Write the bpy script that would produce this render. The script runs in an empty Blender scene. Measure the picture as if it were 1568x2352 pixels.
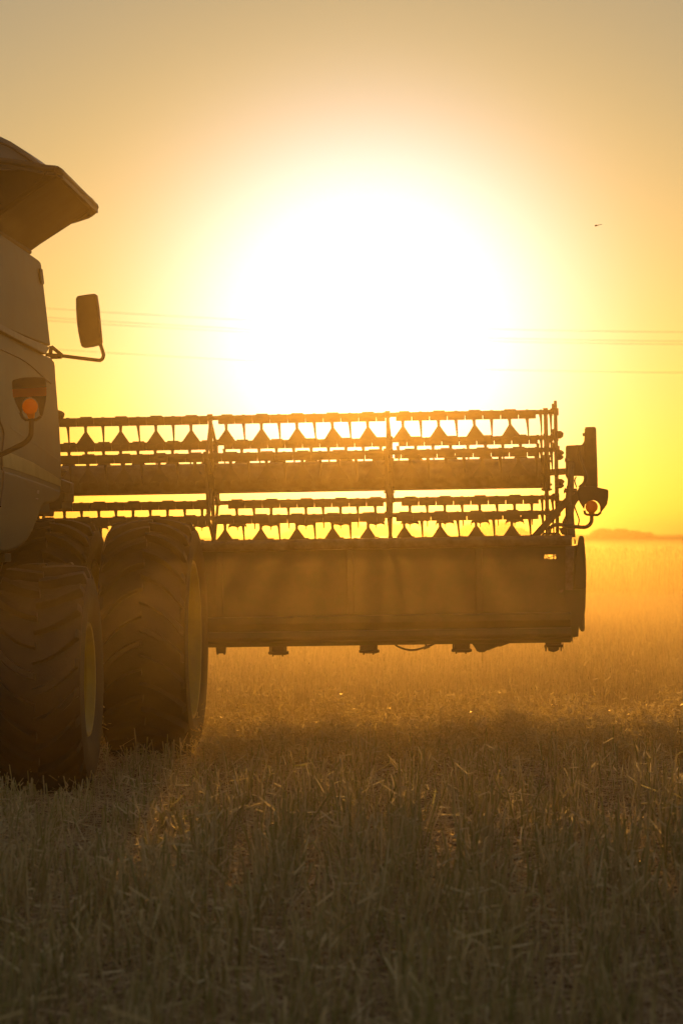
import bpy, math, random
import numpy as np
from mathutils import Vector, Matrix
R = math.radians
random.seed(7); rng = np.random.default_rng(7)
scene = bpy.context.scene
COL = scene.collection

# ------------------------------------------------------------------ camera
W0, H0, F0 = 1568.0, 2352.0, 7530.0
EYE = Vector((0, 0, 1.8))
cam_d = bpy.data.cameras.new('camera')
cam = bpy.data.objects.new('camera', cam_d); COL.objects.link(cam)
cam_rot = Matrix.Rotation(R(90 + 0.403), 3, 'X') @ Matrix.Rotation(R(-0.30), 3, 'Z')
cam.matrix_world = Matrix.Translation(EYE) @ cam_rot.to_4x4()
cam_d.sensor_fit = 'VERTICAL'; cam_d.sensor_height = 36.0
cam_d.lens = 36.0 * F0 / H0
cam_d.clip_start = 0.1; cam_d.clip_end = 6000
cam_d.dof.use_dof = True; cam_d.dof.focus_distance = 26.0; cam_d.dof.aperture_fstop = 4.2
scene.camera = cam

def ray(px, py):
    return (cam_rot @ Vector(((px - W0/2)/F0, -(py - H0/2)/F0, -1))).normalized()
def at(px, py, Y):                      # world point on the vertical plane y = Y
    d = ray(px, py); return EYE + d * (Y / d.y)
SUN_DIR = ray(846, 790)

# ------------------------------------------------------------------ materials
def nodes_of(m):
    m.use_nodes = True; nt = m.node_tree; nt.nodes.clear(); return nt, nt.nodes, nt.links
def mat(name, c1, c2=None, rough=.5, metal=0, scale=6, bump=0, bscale=80, coat=0, trans=0):
    m = bpy.data.materials.new(name); nt, N, L = nodes_of(m)
    out = N.new('ShaderNodeOutputMaterial'); b = N.new('ShaderNodeBsdfPrincipled')
    L.new(b.outputs[0], out.inputs[0])
    b.inputs['Roughness'].default_value = rough; b.inputs['Metallic'].default_value = metal
    b.inputs['Coat Weight'].default_value = coat; b.inputs['Coat Roughness'].default_value = .25
    b.inputs['Transmission Weight'].default_value = trans
    tc = N.new('ShaderNodeTexCoord'); n = N.new('ShaderNodeTexNoise')
    n.inputs['Scale'].default_value = scale; n.inputs['Detail'].default_value = 6; n.inputs['Roughness'].default_value = .65
    L.new(tc.outputs['Object'], n.inputs['Vector'])
    r = N.new('ShaderNodeValToRGB'); r.color_ramp.elements[0].position = .35; r.color_ramp.elements[1].position = .68
    r.color_ramp.elements[0].color = (*c1, 1); r.color_ramp.elements[1].color = (*(c2 or [x*.8 for x in c1]), 1)
    L.new(n.outputs['Fac'], r.inputs[0]); L.new(r.outputs[0], b.inputs['Base Color'])
    mr = N.new('ShaderNodeMapRange'); mr.inputs['To Min'].default_value = max(.05, rough-.12); mr.inputs['To Max'].default_value = min(1, rough+.15)
    L.new(n.outputs['Fac'], mr.inputs['Value']); L.new(mr.outputs[0], b.inputs['Roughness'])
    if bump:
        n2 = N.new('ShaderNodeTexNoise'); n2.inputs['Scale'].default_value = bscale; n2.inputs['Detail'].default_value = 4
        bp = N.new('ShaderNodeBump'); bp.inputs['Strength'].default_value = bump; bp.inputs['Distance'].default_value = .01
        L.new(tc.outputs['Object'], n2.inputs['Vector']); L.new(n2.outputs['Fac'], bp.inputs['Height']); L.new(bp.outputs[0], b.inputs['Normal'])
    return m
def straw_mat(name, stops, transl=.45, gloss=.06):
    m = bpy.data.materials.new(name); nt, N, L = nodes_of(m)
    out = N.new('ShaderNodeOutputMaterial'); a = N.new('ShaderNodeAttribute'); a.attribute_name = 'rnd'
    r = N.new('ShaderNodeValToRGB'); el = r.color_ramp.elements
    while len(el) > 1: el.remove(el[-1])
    el[0].position = stops[0][0]; el[0].color = (*stops[0][1], 1)
    for p, c in stops[1:]:
        e = el.new(p); e.color = (*c, 1)
    L.new(a.outputs['Fac'], r.inputs[0])
    d = N.new('ShaderNodeBsdfDiffuse'); t = N.new('ShaderNodeBsdfTranslucent'); g = N.new('ShaderNodeBsdfGlossy')
    g.inputs['Roughness'].default_value = .38; g.inputs['Color'].default_value = (.9, .8, .6, 1)
    m1 = N.new('ShaderNodeMixShader'); m1.inputs[0].default_value = transl
    m2 = N.new('ShaderNodeMixShader'); m2.inputs[0].default_value = gloss
    L.new(r.outputs[0], d.inputs[0]); L.new(r.outputs[0], t.inputs[0])
    L.new(d.outputs[0], m1.inputs[1]); L.new(t.outputs[0], m1.inputs[2])
    L.new(m1.outputs[0], m2.inputs[1]); L.new(g.outputs[0], m2.inputs[2]); L.new(m2.outputs[0], out.inputs[0])
    return m
M = dict(
    green=mat('green_paint', (.055, .065, .022), (.09, .08, .04), .55, 0, 2.2, .03, 40, coat=.05),
    dkgreen=mat('dusty_green_paint', (.05, .07, .03), (.10, .09, .05), .6, 0, 3, .06, 30),
    yellow=mat('yellow_paint', (.42, .31, .03), (.30, .22, .05), .4, 0, 5, .04, 60),
    stripe=mat('yellow_decal', (.34, .27, .05), (.28, .22, .06), .4, 0, 4),
    black=mat('black_plastic', (.025, .023, .02), (.045, .04, .03), .45, 0, 10, .05, 90),
    tank=mat('tank_plastic', (.03, .03, .026), (.055, .05, .04), .55, 0, 3, .05, 60),
    cover=mat('tank_cover', (.22, .22, .22), (.16, .16, .16), .4, 0, 3, .04, 40),
    rubber=mat('tyre_rubber', (.012, .011, .009), (.032, .026, .019), .55, 0, 7, .25, 70),
    steel=mat('worn_steel', (.16, .15, .13), (.09, .075, .055), .42, .6, 9, .08, 60),
    dark=mat('dark_metal', (.05, .045, .035), (.09, .07, .045), .5, .2, 8, .08, 60),
    band=mat('orange_reflector', (.55, .09, .02), (.45, .07, .02), .35, 0, 8),
    soil=None,
    insect=mat('insect_shell', (.02, .015, .01), (.04, .03, .02), .4, 0, 30),
    wire=mat('wire_aluminium', (.05, .05, .05), (.04, .04, .04), .5, .5, 5),
)
def lens_mat():
    m = bpy.data.materials.new('amber_lens'); nt, N, L = nodes_of(m)
    out = N.new('ShaderNodeOutputMaterial'); d = N.new('ShaderNodeBsdfPrincipled'); t = N.new('ShaderNodeBsdfTranslucent')
    d.inputs['Base Color'].default_value = (.85, .36, .01, 1); d.inputs['Roughness'].default_value = .2; d.inputs['Coat Weight'].default_value = .6
    w = N.new('ShaderNodeTexWave'); w.wave_type = 'RINGS'; w.inputs['Scale'].default_value = 40
    tc = N.new('ShaderNodeTexCoord'); bp = N.new('ShaderNodeBump'); bp.inputs['Strength'].default_value = .25; bp.inputs['Distance'].default_value = .004
    L.new(tc.outputs['Object'], w.inputs['Vector']); L.new(w.outputs['Fac'], bp.inputs['Height']); L.new(bp.outputs[0], d.inputs['Normal'])
    t.inputs['Color'].default_value = (.75, .38, .02, 1)
    mx = N.new('ShaderNodeMixShader'); mx.inputs[0].default_value = .6
    L.new(d.outputs[0], mx.inputs[1]); L.new(t.outputs[0], mx.inputs[2]); L.new(mx.outputs[0], out.inputs[0])
    return m
M['lens'] = lens_mat()

# ------------------------------------------------------------------ mesh builder
class MB:
    def __init__(s): s.v = []; s.f = []
    def add(s, vs, fs):
        k = len(s.v); s.v += [tuple(v) for v in vs]; s.f += [tuple(i + k for i in f) for f in fs]; return s
    def box(s, lo, hi):
        x0, y0, z0 = lo; x1, y1, z1 = hi
        return s.add([(x0,y0,z0),(x1,y0,z0),(x1,y1,z0),(x0,y1,z0),(x0,y0,z1),(x1,y0,z1),(x1,y1,z1),(x0,y1,z1)],
              [(0,3,2,1),(4,5,6,7),(0,1,5,4),(1,2,6,5),(2,3,7,6),(3,0,4,7)])
    def prism(s, pts, ext):
        ext = Vector(ext); n = len(pts); vs = [Vector(p) for p in pts] + [Vector(p) + ext for p in pts]
        return s.add(vs, [tuple(range(n))[::-1], tuple(range(n, 2*n))] + [(i, (i+1) % n, n + (i+1) % n, n + i) for i in range(n)])
    def tube(s, pts, r, n=10, cap=True):
        pts = [Vector(p) for p in pts]; rs = r if isinstance(r, (list, tuple)) else [r]*len(pts)
        T = [(pts[min(i+1, len(pts)-1)] - pts[max(i-1, 0)]).normalized() for i in range(len(pts))]
        up = Vector((0, 0, 1)) if abs(T[0].z) < .9 else Vector((0, 1, 0))
        a = T[0].cross(up).normalized(); vs = []
        for p, t, q in zip(pts, T, rs):
            a = (a - t * a.dot(t)).normalized(); b = t.cross(a)
            for k in range(n):
                h = 2*math.pi*k/n; vs.append(p + (a*math.cos(h) + b*math.sin(h))*q)
        fs = [(i*n+k, i*n+(k+1) % n, (i+1)*n+(k+1) % n, (i+1)*n+k) for i in range(len(pts)-1) for k in range(n)]
        if cap: fs += [tuple(range(n))[::-1], tuple((len(pts)-1)*n + k for k in range(n))]
        return s.add(vs, fs)
    def bar(s, p, q, w, t, up=(0, 0, 1)):          # flat bar from p to q: width w across, thickness t
        p = Vector(p); q = Vector(q); d = (q-p).normalized(); up = Vector(up)
        a = d.cross(up)
        a = a.normalized() if a.length > 1e-4 else Vector((1, 0, 0))
        b = a.cross(d).normalized()
        c = [a*w/2 + b*t/2, -a*w/2 + b*t/2, -a*w/2 - b*t/2, a*w/2 - b*t/2]
        return s.add([p+x for x in c] + [q+x for x in c], [(0,1,2,3)[::-1],(4,5,6,7)]+[(i,(i+1)%4,4+(i+1)%4,4+i) for i in range(4)])
    def lathe(s, prof, n=48, c=(0, 0, 0), close=False):        # axis X; prof = [(radius, x)]
        c = Vector(c); m = len(prof); vs = []
        for k in range(n):
            h = 2*math.pi*k/n
            for r_, x in prof: vs.append(c + Vector((x, math.cos(h)*r_, math.sin(h)*r_)))
        rg = m if close else m-1
        return s.add(vs, [(k*m+i, k*m+(i+1) % m, ((k+1) % n)*m+(i+1) % m, ((k+1) % n)*m+i) for k in range(n) for i in range(rg)])
    def ball(s, c, r, n=16, m=10):
        c = Vector(c); r = Vector(r) if not isinstance(r, (int, float)) else Vector((r, r, r)); vs = []; fs = []
        for i in range(m+1):
            ph = math.pi*i/m
            for k in range(n):
                h = 2*math.pi*k/n
                vs.append(c + Vector((math.sin(ph)*math.cos(h)*r.x, math.sin(ph)*math.sin(h)*r.y, math.cos(ph)*r.z)))
        fs = [(i*n+k, (i+1)*n+k, (i+1)*n+(k+1) % n, i*n+(k+1) % n) for i in range(m) for k in range(n)]
        return s.add(vs, fs)
    def mesh(s, name, m, ang=35):
        me = bpy.data.meshes.new(name); me.from_pydata(s.v, [], s.f); me.update()
        import bmesh
        bm = bmesh.new(); bm.from_mesh(me); bmesh.ops.remove_doubles(bm, verts=bm.verts, dist=1e-5)
        bmesh.ops.recalc_face_normals(bm, faces=bm.faces); bm.to_mesh(me); bm.free()
        me.polygons.foreach_set('use_smooth', [True]*len(me.polygons)); me.set_sharp_from_angle(angle=R(ang))
        me.materials.append(m); return me
    def build(s, name, m, parent=None, bevel=0, seg=2, ang=35):
        o = bpy.data.objects.new(name, s.mesh(name, m, ang)); COL.objects.link(o); o.parent = parent
        if bevel:
            b = o.modifiers.new('bevel', 'BEVEL'); b.width = bevel; b.segments = seg; b.limit_method = 'ANGLE'; b.angle_limit = R(38)
            b.harden_normals = True
        return o
def tag(o, label=None, cat=None, group=None, kind=None):
    for k, v in (('label', label), ('category', cat), ('group', group), ('kind', kind)):
        if v: o[k] = v
    return o
def empty(name, mw):
    o = bpy.data.objects.new(name, None); COL.objects.link(o); o.matrix_world = mw; o.empty_display_size = .3; return o
def arc(pts, n=6):                       # Catmull-Rom smoothing of a polyline
    pts = [Vector(p) for p in pts]; out = []
    for i in range(len(pts)-1):
        p0, p1, p2, p3 = pts[max(i-1, 0)], pts[i], pts[i+1], pts[min(i+2, len(pts)-1)]
        for k in range(n):
            t = k/n
            out.append(.5*((2*p1) + (p2-p0)*t + (2*p0-5*p1+4*p2-p3)*t*t + (3*p1-p0-3*p2+p3)*t**3))
    return out + [pts[-1]]
class Frame:
    def __init__(s, name, loc, yaw, roll=0):
        s.m = Matrix.Translation(loc) @ Matrix.Rotation(R(yaw), 4, 'Z') @ Matrix.Rotation(R(roll), 4, 'Y')
        s.inv = s.m.inverted(); s.o = empty(name, s.m); s.e = s.inv @ EYE
    def plane(s, px, py, p0, n):
        d = s.inv.to_3x3() @ ray(px, py); n = Vector(n); return s.e + d * ((Vector(p0) - s.e).dot(n) / d.dot(n))
    def p(s, px, py, v):                 # local point on the cross plane v
        return s.plane(px, py, (0, v, 0), (0, 1, 0))
c1 = lambda x, y: (x*.25633, 287.1 + y*.25633)
c2 = lambda x, y: (x*.25633, 803.9 + y*.25633)
c3 = lambda x, y: (x*.32957, 1148.4 + y*.32957)
c4 = lambda x, y: (1091 + .3043*x, 890 + .3043*y)
c6 = lambda x, y: (1234.5 + .12817*x, 947.4 + .12817*y)      # close view of the header end

YAW = -3.3
# ================================================================== COMBINE HARVESTER
base = at(345, 1735, 26.8); base.z = 0
C = Frame('combine_harvester', base, YAW)
tag(C.o, 'big green combine harvester with dual front tyres and flared grain tank at left edge', 'combine harvester')

def tyre(rad, rim, w, nl, sgn, name_parent, centre, lab=None):
    k = w/.78
    prof_half = [(rim, .33), (rim+.015, .355), (rim+(rad-rim)*.25, .400), (rim+(rad-rim)*.5, .415), (rim+(rad-rim)*.74, .395), (rad-.105, .345), (rad-.075, .22), (rad-.062, 0)]
    prof = [(r_, x*k) for r_, x in prof_half] + [(r_, -x*k) for r_, x in prof_half[:-1][::-1]]
    prof += [(rim-.03, -.31*k), (rim-.03, .31*k)]
    mb = MB().lathe(prof, 72, close=True)
    tb = lambda x, th, r_: (x, -math.sin(th)*r_, math.cos(th)*r_)
    for side in (1, -1):
        for i in range(nl):
            th0 = 2*math.pi*(i + (.5 if side < 0 else 0))/nl
            st = []
            for t in (0, .12, .3, .5, .7, .86, .96, 1.0, 1.03):
                x = side*(-.012 + t*.385)*k
                th = th0 + sgn*(.30*t - .06*math.sin(t*3.1))*(.975/rad)*k
                tr = rad - .038*t*t - (0 if t < 1 else .05 if t < 1.02 else .11)
                if t >= 1: x = side*(.385 if t < 1.02 else .40)*k
                br = min(rad-.09-.03*t, tr-.012)
                hw = (.019 + .013*t)/rad
                st += [tb(x, th-hw*1.5, br), tb(x, th-hw, tr), tb(x, th+hw, tr), tb(x, th+hw*1.5, br)]
            n = len(st)//4
            fs = [(4*j+q, 4*j+q+1, 4*j+q+5, 4*j+q+4) for j in range(n-1) for q in range(3)] + [(0,1,2,3), tuple(4*(n-1)+q for q in range(4))]
            mb.add(st, fs)
    wheel = MB()
    wheel.lathe([(.02, .12*k), (.16, .13*k), (.17, .05*k), (rim*.55, .02*k), (rim*.8, .10*k), (rim-.035, .10*k), (rim-.035, .07*k), (rim*.8, .07*k), (rim*.5, -.02*k), (.02, -.02*k)], 48)
    for i in range(10):
        h = 2*math.pi*i/10; wheel.tube([(.03*k, math.cos(h)*.24*rim/.6, math.sin(h)*.24*rim/.6), (.08*k, math.cos(h)*.24*rim/.6, math.sin(h)*.24*rim/.6)], .018, 8)
    wo = wheel.build('wheel', M['yellow'], name_parent); wo.location = centre
    ro = MB().lathe([(rim+.022, .352*k), (rim+.012, .372*k), (rim-.012, .368*k), (rim-.028, .335*k), (rim-.05, .30*k), (rim-.055, .12*k), (rim-.05, -.30*k), (rim-.028, -.335*k), (rim+.012, -.37*k), (rim+.022, -.352*k), (rim-.02, -.30*k), (rim-.03, .30*k)], 64, close=True).build('rim', M['yellow'], wo)
    to = mb.build('tyre', M['rubber'], wo, ang=30)
    return wo
w1 = C.p(345, 1400, 0)
ox = C.p(353, 1400, 0).x
FR = .985
tyre(FR, .63, .69, 26, 1, C.o, (ox, 0, FR-.03))
w2 = C.p(128, 1400, 0)
tyre(FR, .63, .69, 26, 1, C.o, (w2.x, 0, FR-.03))
RR = .82
w3 = C.p(112, 1500, -3.85)
rw = tyre(RR, .385, .60, 23, -1, C.o, (w3.x - .0, -3.85, RR-.02)); rw.rotation_euler.z = R(1.0)
# axles, final drive, chassis
mb = MB().tube([(-3.6, 0, .93), (-.12, 0, .93)], .16, 20).tube([(-.62, 0, .93), (-.16, 0, .93)], .26, 24)
mb.box((-2.0, -.25, .6), (-1.3, .3, 1.5))
mb.build('front_axle', M['dark'], C.o, .01)
MB().tube([(w3.x-.28, -3.85, .82), (-3.6, -3.85, .82)], .11, 16).box((-1.9, -3.98, .72), (-3.0, -3.7, 1.0)).build('rear_axle', M['dark'], C.o, .01)
MB().box((-3.1, -4.6, 1.2), (-1.55, .9, 1.9)).build('chassis', M['dark'], C.o, .02)

# side plane S (right side shields)
a_ = C.p(141, 1098, .2); b_ = C.p(95, 607, .2)
nS = Vector((b_.z - a_.z, 0, -(b_.x - a_.x))).normalized()      # outward to +u
S = lambda px, py, off=0: C.plane(px, py, a_ + nS*off, nS)
def sideprism(pts, off, th, name, m, parent=C.o, bevel=.012, seg=3):
    return MB().prism([S(x, y, off) for x, y in pts], -nS*th).build(name, m, parent, bevel, seg)
def uS(w, inset=0): return a_.x + (w - a_.z)*(b_.x-a_.x)/(b_.z-a_.z) - inset
up = [c1(372,1250), c1(366,1228), c1(350,1210), c1(230,1125), c1(0,970), (-77, 484.5), (-77, 717), (0, 748), c1(418,1968), c1(455,1978)]
upper = sideprism(up, 0, .05, 'upper_side_panel', M['green'])
MB().prism([S(*c1(x, y), .004) for x, y in ((350,1285),(372,1292),(388,1425),(378,1432),(362,1415),(352,1340))], nS*.012).build('handle', M['dkgreen'], upper, .004)
bd = [(-77, 703), c1(0,1780), c1(230,1895), c1(440,1985), c1(452,1995), c1(413,2055), c1(200,1945), c1(0,1835), (-77, 716)]
sideprism(bd, .03, .05, 'trim_rail', M['black'], bevel=.006)
lw = [(-77, 729), c1(0,1850), c1(200,1957), c1(410,2062), c1(465,2085), c1(485,2105), c2(495,130), c2(505,290), c2(525,540), c2(540,750), c2(550,960), c2(552,1060), c2(552,1150), c2(550,1240), c2(546,1300), c2(535,1335), c2(500,1360), c2(400,1385), c2(378,1412), c2(355,1480), c2(300,1620), c2(250,1710), c2(200,1757), c2(150,1790), c2(80,1815), c2(0,1815), (-77, 1269)]
lower = sideprism(lw, 0, .06, 'lower_side_panel', M['green'], bevel=.02, seg=4)
# skirt below the crease, standing proud
sk = [(-77, 1066), c2(0,1045), c2(30,1077), c2(130,1105), c2(300,1165), c2(440,1215), c2(548,1262), c2(544,1300), c2(533,1332), c2(498,1356), c2(398,1381), c2(374,1410), c2(350,1478), c2(295,1616), c2(246,1705), c2(196,1750), c2(148,1783), c2(78,1808), c2(0,1808), (-77, 1266)]
MB().prism([S(x, y, .035) for x, y in sk], -nS*.05).build('skirt', M['green'], lower, .03, 4)
st = [c2(25,960), c2(60,925), c2(100,925), c2(300,1010), c2(430,1090), c2(546,1165), c2(548,1222), c2(430,1178), c2(300,1128), c2(100,1062), c2(30,1045)]
MB().prism([S(x, y, .003) for x, y in st], nS*.003).build('yellow_stripe', M['stripe'], lower)
MB().tube(arc([S(*c1(x, y), .002) for x, y in ((-200,1900),(0,2005),(100,2050),(200,2100),(290,2165),(370,2240))] + [S(*c2(460,300), .002)]), .006, 8).build('seam', M['black'], lower)
MB().tube(arc([S(*c2(x, y), .002) for x, y in ((-4,600),(0,640),(18,685),(33,750),(30,820),(20,900),(13,1000),(14,1060),(30,1085))]) + arc([S(*c2(x, y), .037) for x, y in ((34,1095),(28,1200),(15,1300),(0,1400))]), .009, 8).build('door_seam', M['black'], lower)
for (x0, y0, x1, y1) in ((335,1255,352,1290), (325,1325,345,1340)):
    MB().prism([S(*c2(x, y), .037) for x, y in ((x0,y0),(x1,y0+4),(x1-4,y1),(x0-6,y1-4))], nS*.003).build('sticker', M['cover'], lower)
# bulge along the panel (pressed swoosh line)
MB().tube(arc([S(*c2(x, y), -.022) for x, y in ((60,690),(160,760),(300,850),(420,930),(520,1010))]), [.012]+[.024]*23+[.012]*1, 12).build('pressed_rib', M['green'], lower)
# hull behind the shields
hz0, hz1 = 1.98, b_.z - .03
hull = MB()
hull.add([(uS(hz0,.1), -4.9, hz0), (uS(hz0,.1), .1, hz0), (-3.7, .1, hz0), (-3.7, -4.9, hz0),
          (uS(hz1,.1), -4.9, hz1), (uS(hz1,.1), .1, hz1), (-3.6, .1, hz1), (-3.6, -4.9, hz1)],
         [(0,3,2,1),(4,5,6,7),(0,1,5,4),(1,2,6,5),(2,3,7,6),(3,0,4,7)])
hull.build('body', M['dkgreen'], C.o, .03)
# stubs in front of the side panel
hr = C.p(*c2(560,600), 1.0)
MB().tube(arc([C.p(*c2(500,575), 1.0), C.p(*c2(535,585), 1.0), C.p(*c2(572,605), 1.0)]), [.04,.04,.04,.04,.04,.04,.04,.04,.04,.038,.034,.028,.012], 12).build('handrail', M['dark'], C.o)
MB().tube(arc([C.p(*c2(500,1065), 1.0), C.p(*c2(545,1085), 1.0), C.p(*c2(588,1115), 1.0)]), [.034]*9+[.034,.032,.028,.012], 12).build('handrail', M['dark'], C.o)
MB().prism([C.p(*c2(x, y), .9) for x, y in ((520,1150),(552,1162),(632,1192),(630,1292),(552,1268),(520,1260))], (0, .25, 0)).build('step_bracket', M['steel'], C.o, .006)
MB().prism([C.p(*c2(x, y), .95) for x, y in ((380,1270),(578,1275),(578,1360),(560,1362),(556,1420),(480,1435),(400,1430),(393,1490),(345,1490),(345,1380))], (0, .6, 0)).build('platform', M['dark'], C.o, .01)
MB().prism([C.p(*c2(x, y), -2.4) for x, y in ((-200,1815),(48,1822),(48,1900),(-200,1900))], (0, .3, 0)).build('battery_box', M['dkgreen'], C.o, .01)
# dark support beam seen between rear and front tyres
MB().bar(C.p(205, 1385, -1.2), C.p(150, 1300, -1.2), .12, .12).build('brace', M['dark'], C.o, .01)
# grain tank
def at_h(px, py, Y): 
    return C.inv @ at(px, py, Y)
BF, BR = at_h(67, 578, 27.2), at_h(-28, 518, 24.95)
TF, TR = at_h(221, 470, 27.6), at_h(137, 389, 24.65)
Lo = Vector((-3.9, 0, 0))
BFL = Vector((-3.9-.4, BF.y, BF.z)); BRL = Vector((-3.9-.4, BR.y, BR.z))
TFL = Vector((-5.6, TF.y, TF.z)); TRL = Vector((-5.6, TR.y, TR.z))
tank = MB(); th = Vector((-.03, 0, .02))
tank.prism([BF, BR, TR, TF], th)                        # right flap
tank.prism([BR, BRL, TRL, TR], (0, .03, 0))              # rear flap
tank.prism([BF, TF, TFL, BFL], (0, -.03, 0))
tk = tank.build('grain_tank', M['tank'], C.o, .006)
rim = MB()
rpts = [at_h(221, 476, 27.6), at_h(180, 436, 26.15), at_h(140, 396, 24.7), at_h(128, 388, 24.62), at_h(104, 386, 24.6), at_h(77, 380, 24.6), at_h(51, 376, 24.6), at_h(0, 369, 24.6), at_h(-80, 364, 24.6)]
rim.tube(arc(rpts, 4), .024, 10)
for i in range(len(rpts)-1):
    rim.bar(rpts[i] + Vector((0, .01, -.012)), rpts[i+1] + Vector((0, .01, -.012)), .03, .075)
rim.build('tank_rim', M['tank'], tk, .004)
MB().prism([at_h(*c1(x, y), 27.5) for x, y in ((640,560),(650,550),(690,549),(704,566),(706,610),(680,600))], (0, .1, 0)).build('rim_clip', M['tank'], tk, .006)
MB().prism([at_h(*c1(x, y), 27.6) for x, y in ((800,700),(828,708),(850,716),(858,740),(862,772),(850,792),(820,815),(790,832),(700,862),(635,881),(700,835),(760,790),(800,752))], (0, .06, 0)).build('corner_flap', M['tank'], tk, .006)
MB().tube([BF + Vector((.0, .02, -.0)), BR], .022, 8).build('hinge', M['dark'], tk)
# tank top cover, a low dome
dome = MB(); prof = [(-120,262), (-60,287), (0,313), (26,325.5), (51,342), (77,361), (104,384)]
rows = []
for k, (Y, sc_) in enumerate(((24.75, .0), (24.75, 1), (25.6, 1.02), (26.6, 1.0), (27.4, .9))):
    row = []
    for px, py in prof:
        q = at_h(px, py, 24.75); zb = at_h(104, 392, 24.75).z
        row.append(Vector((q.x + .06*(k-1)*.3, at_h(0, 700, Y).y, zb + (q.z - zb)*sc_)))
    rows.append(row)
n = len(prof)
dome.add([p for r_ in rows for p in r_], [(i*n+j, i*n+j+1, (i+1)*n+j+1, (i+1)*n+j) for i in range(len(rows)-1) for j in range(n-1)])
dc = dome.build('tank_cover', M['cover'], C.o, .0, ang=50)
MB().tube(arc([at_h(x, y, 24.72) for x, y in ((-80,302), (0,327), (28,340), (52,356), (78,374))]), .008, 8).build('cover_seam', M['dark'], dc)
# deck closing the tank mouth below the rim
MB().add([BF + Vector((-.05,-.03,-.02)), BR + Vector((-.05,.03,-.02)), BRL + Vector((0,.03,-.02)), BFL + Vector((0,-.03,-.02))], [(0,1,2,3)]).build('tank_floor', M['dark'], tk)
# mirror
mp = [c1(x, y) for x, y in ((680,1560),(684,1542),(700,1530),(770,1519),(840,1510),(858,1513),(868,1525),(885,1640),(900,1800),(913,1945),(905,1965),(830,1985),(760,1995),(742,1993),(730,1980),(720,1950),(700,1850),(688,1760),(681,1640))]
mir = MB().prism([C.p(x, y, 2.0) for x, y in mp], (0, .09, 0)).build('mirror', M['black'], C.o, .012, 3)
MB().prism([C.p(x, y, 1.995) for x, y in [((x-800/1)*1+0, y) for x, y in []]] or [C.p(*c1(x, y), 1.996) for x, y in ((705,1560),(845,1540),(885,1940),(755,1965),(712,1800))], (0, .003, 0)).build('mirror_glass', M['tank'], mir)
MB().tube(arc([C.p(*c1(x, y), 2.04) for x, y in ((895,1950),(905,1975),(925,2040),(929,2065),(922,2090),(905,2106),(880,2108),(720,2089),(570,2070),(500,2064))], 4), .016, 10).build('mirror_arm', M['black'], mir)
mb = MB()
for p, q in (((462,1985),(560,2065)), ((460,1982),(452,2080)), ((412,2058),(560,2068)), ((455,2082),(556,2078))):
    mb.bar(C.p(*c1(*p), 2.04), C.p(*c1(*q), 2.04), .03, .045, (0, 1, 0))
mb.build('mirror_bracket', M['black'], mir, .004)

def warning_light(frame, conv, v, shield, band, lens_c, lens_r, neck, mount, pipe, pr, parent):
    P_ = lambda x, y, dv=0: frame.p(*conv(x, y), v+dv)
    root = MB().prism([P_(x, y, .02) for x, y in shield], (0, .018, 0)).build('warning_light', M['black'], parent, .005)
    if band: MB().prism([P_(x, y, .014) for x, y in band], (0, .004, 0)).build('reflector', M['band'], root)
    c = P_(*lens_c); e = P_(lens_c[0]+lens_r, lens_c[1]); rr = (e-c).length
    lb = MB().ball(c, (rr, rr*.62, rr*1.03), 28, 18)
    n_ = P_(*neck)
    lb.tube([c + (n_-c)*.6, n_], [rr*.55, rr*.38], 16)
    lb.build('lens', M['lens'], root, ang=60)
    MB().tube([P_(x, y) for x, y in mount], .011, 8).build('bracket', M['dark'], root)
    MB().tube(arc([P_(x, y) for x, y in pipe], 5), pr, 12).build('arm', M['dark'], root)
    return root
warning_light(C, c2, -2.9,
    [(110,290),(113,275),(125,266),(180,252),(230,245),(310,243),(380,247),(402,252),(413,266),(418,330),(418,400),(412,460),(403,505),(388,570),(374,612),(352,616),(358,580),(352,560),(345,500),(338,470),(318,440),(272,422),(225,436),(205,470),(200,520),(203,575),(190,572),(168,530),(140,470),(118,395),(111,340)],
    [(113,352),(418,334),(418,398),(412,410),(120,424)],
    (272,508), 70, (284,615), [(186,560),(205,605),(235,626),(330,626),(350,608),(372,596)],
    [(284,612),(284,680),(281,750),(262,795),(215,838),(150,872),(60,915),(0,940),(-120,990),(-330,1060)], .0195, C.o)

# ================================================================== HEADER
hb = at(1316, 1474, 28.4)
Hd = Frame('combine_header', hb, YAW, -.62)
tag(Hd.o, 'wide raised grain header with tined pickup reel, carried in front of the harvester', 'harvester header')
HP = Hd.p
UL = -10.5                                    # left end
def w_at(py, px=739): return HP(px, py, 0).z
# back sheet as a profile (v, w) swept along u
def sweep(prof, u0, u1, name, m, bevel=0, parent=Hd.o):
    return MB().prism([(u0, v, w) for v, w in prof], (u1-u0, 0, 0)).build(name, m, parent, bevel)
wt, wb2 = w_at(1238.5), w_at(1483.5)
wy = lambda d: wb2 + (wt-wb2)*(1483.5-d)/245.0          # pixel row at x=739 -> local height
sweep([(-.07, wy(1262)), (-.085, wy(1255)), (-.085, wy(1244)), (-.06, wy(1238.5)), (.06, wy(1238.5)), (.08, wy(1246)), (.08, wy(1260)), (.03, wy(1264))], UL, 0, 'top_beam', M['steel'], .006)
hu0, hu1 = HP(1248, 1280, 0).x, HP(1276, 1280, 0).x; hw0, hw1 = HP(1262, 1284, 0).z, HP(1262, 1274, 0).z
back = MB()
def sheet(u0, u1, w0, w1): back.box((u0, -.012, w0), (u1, .012, w1))
wT, wB = wy(1262), wy(1414)
sheet(UL, hu0, wB, wT); sheet(hu1, 0, wB, wT); sheet(hu0, hu1, wB, hw0); sheet(hu0, hu1, hw1, wT)
back.build('back_sheet', M['dkgreen'], Hd.o)
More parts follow.
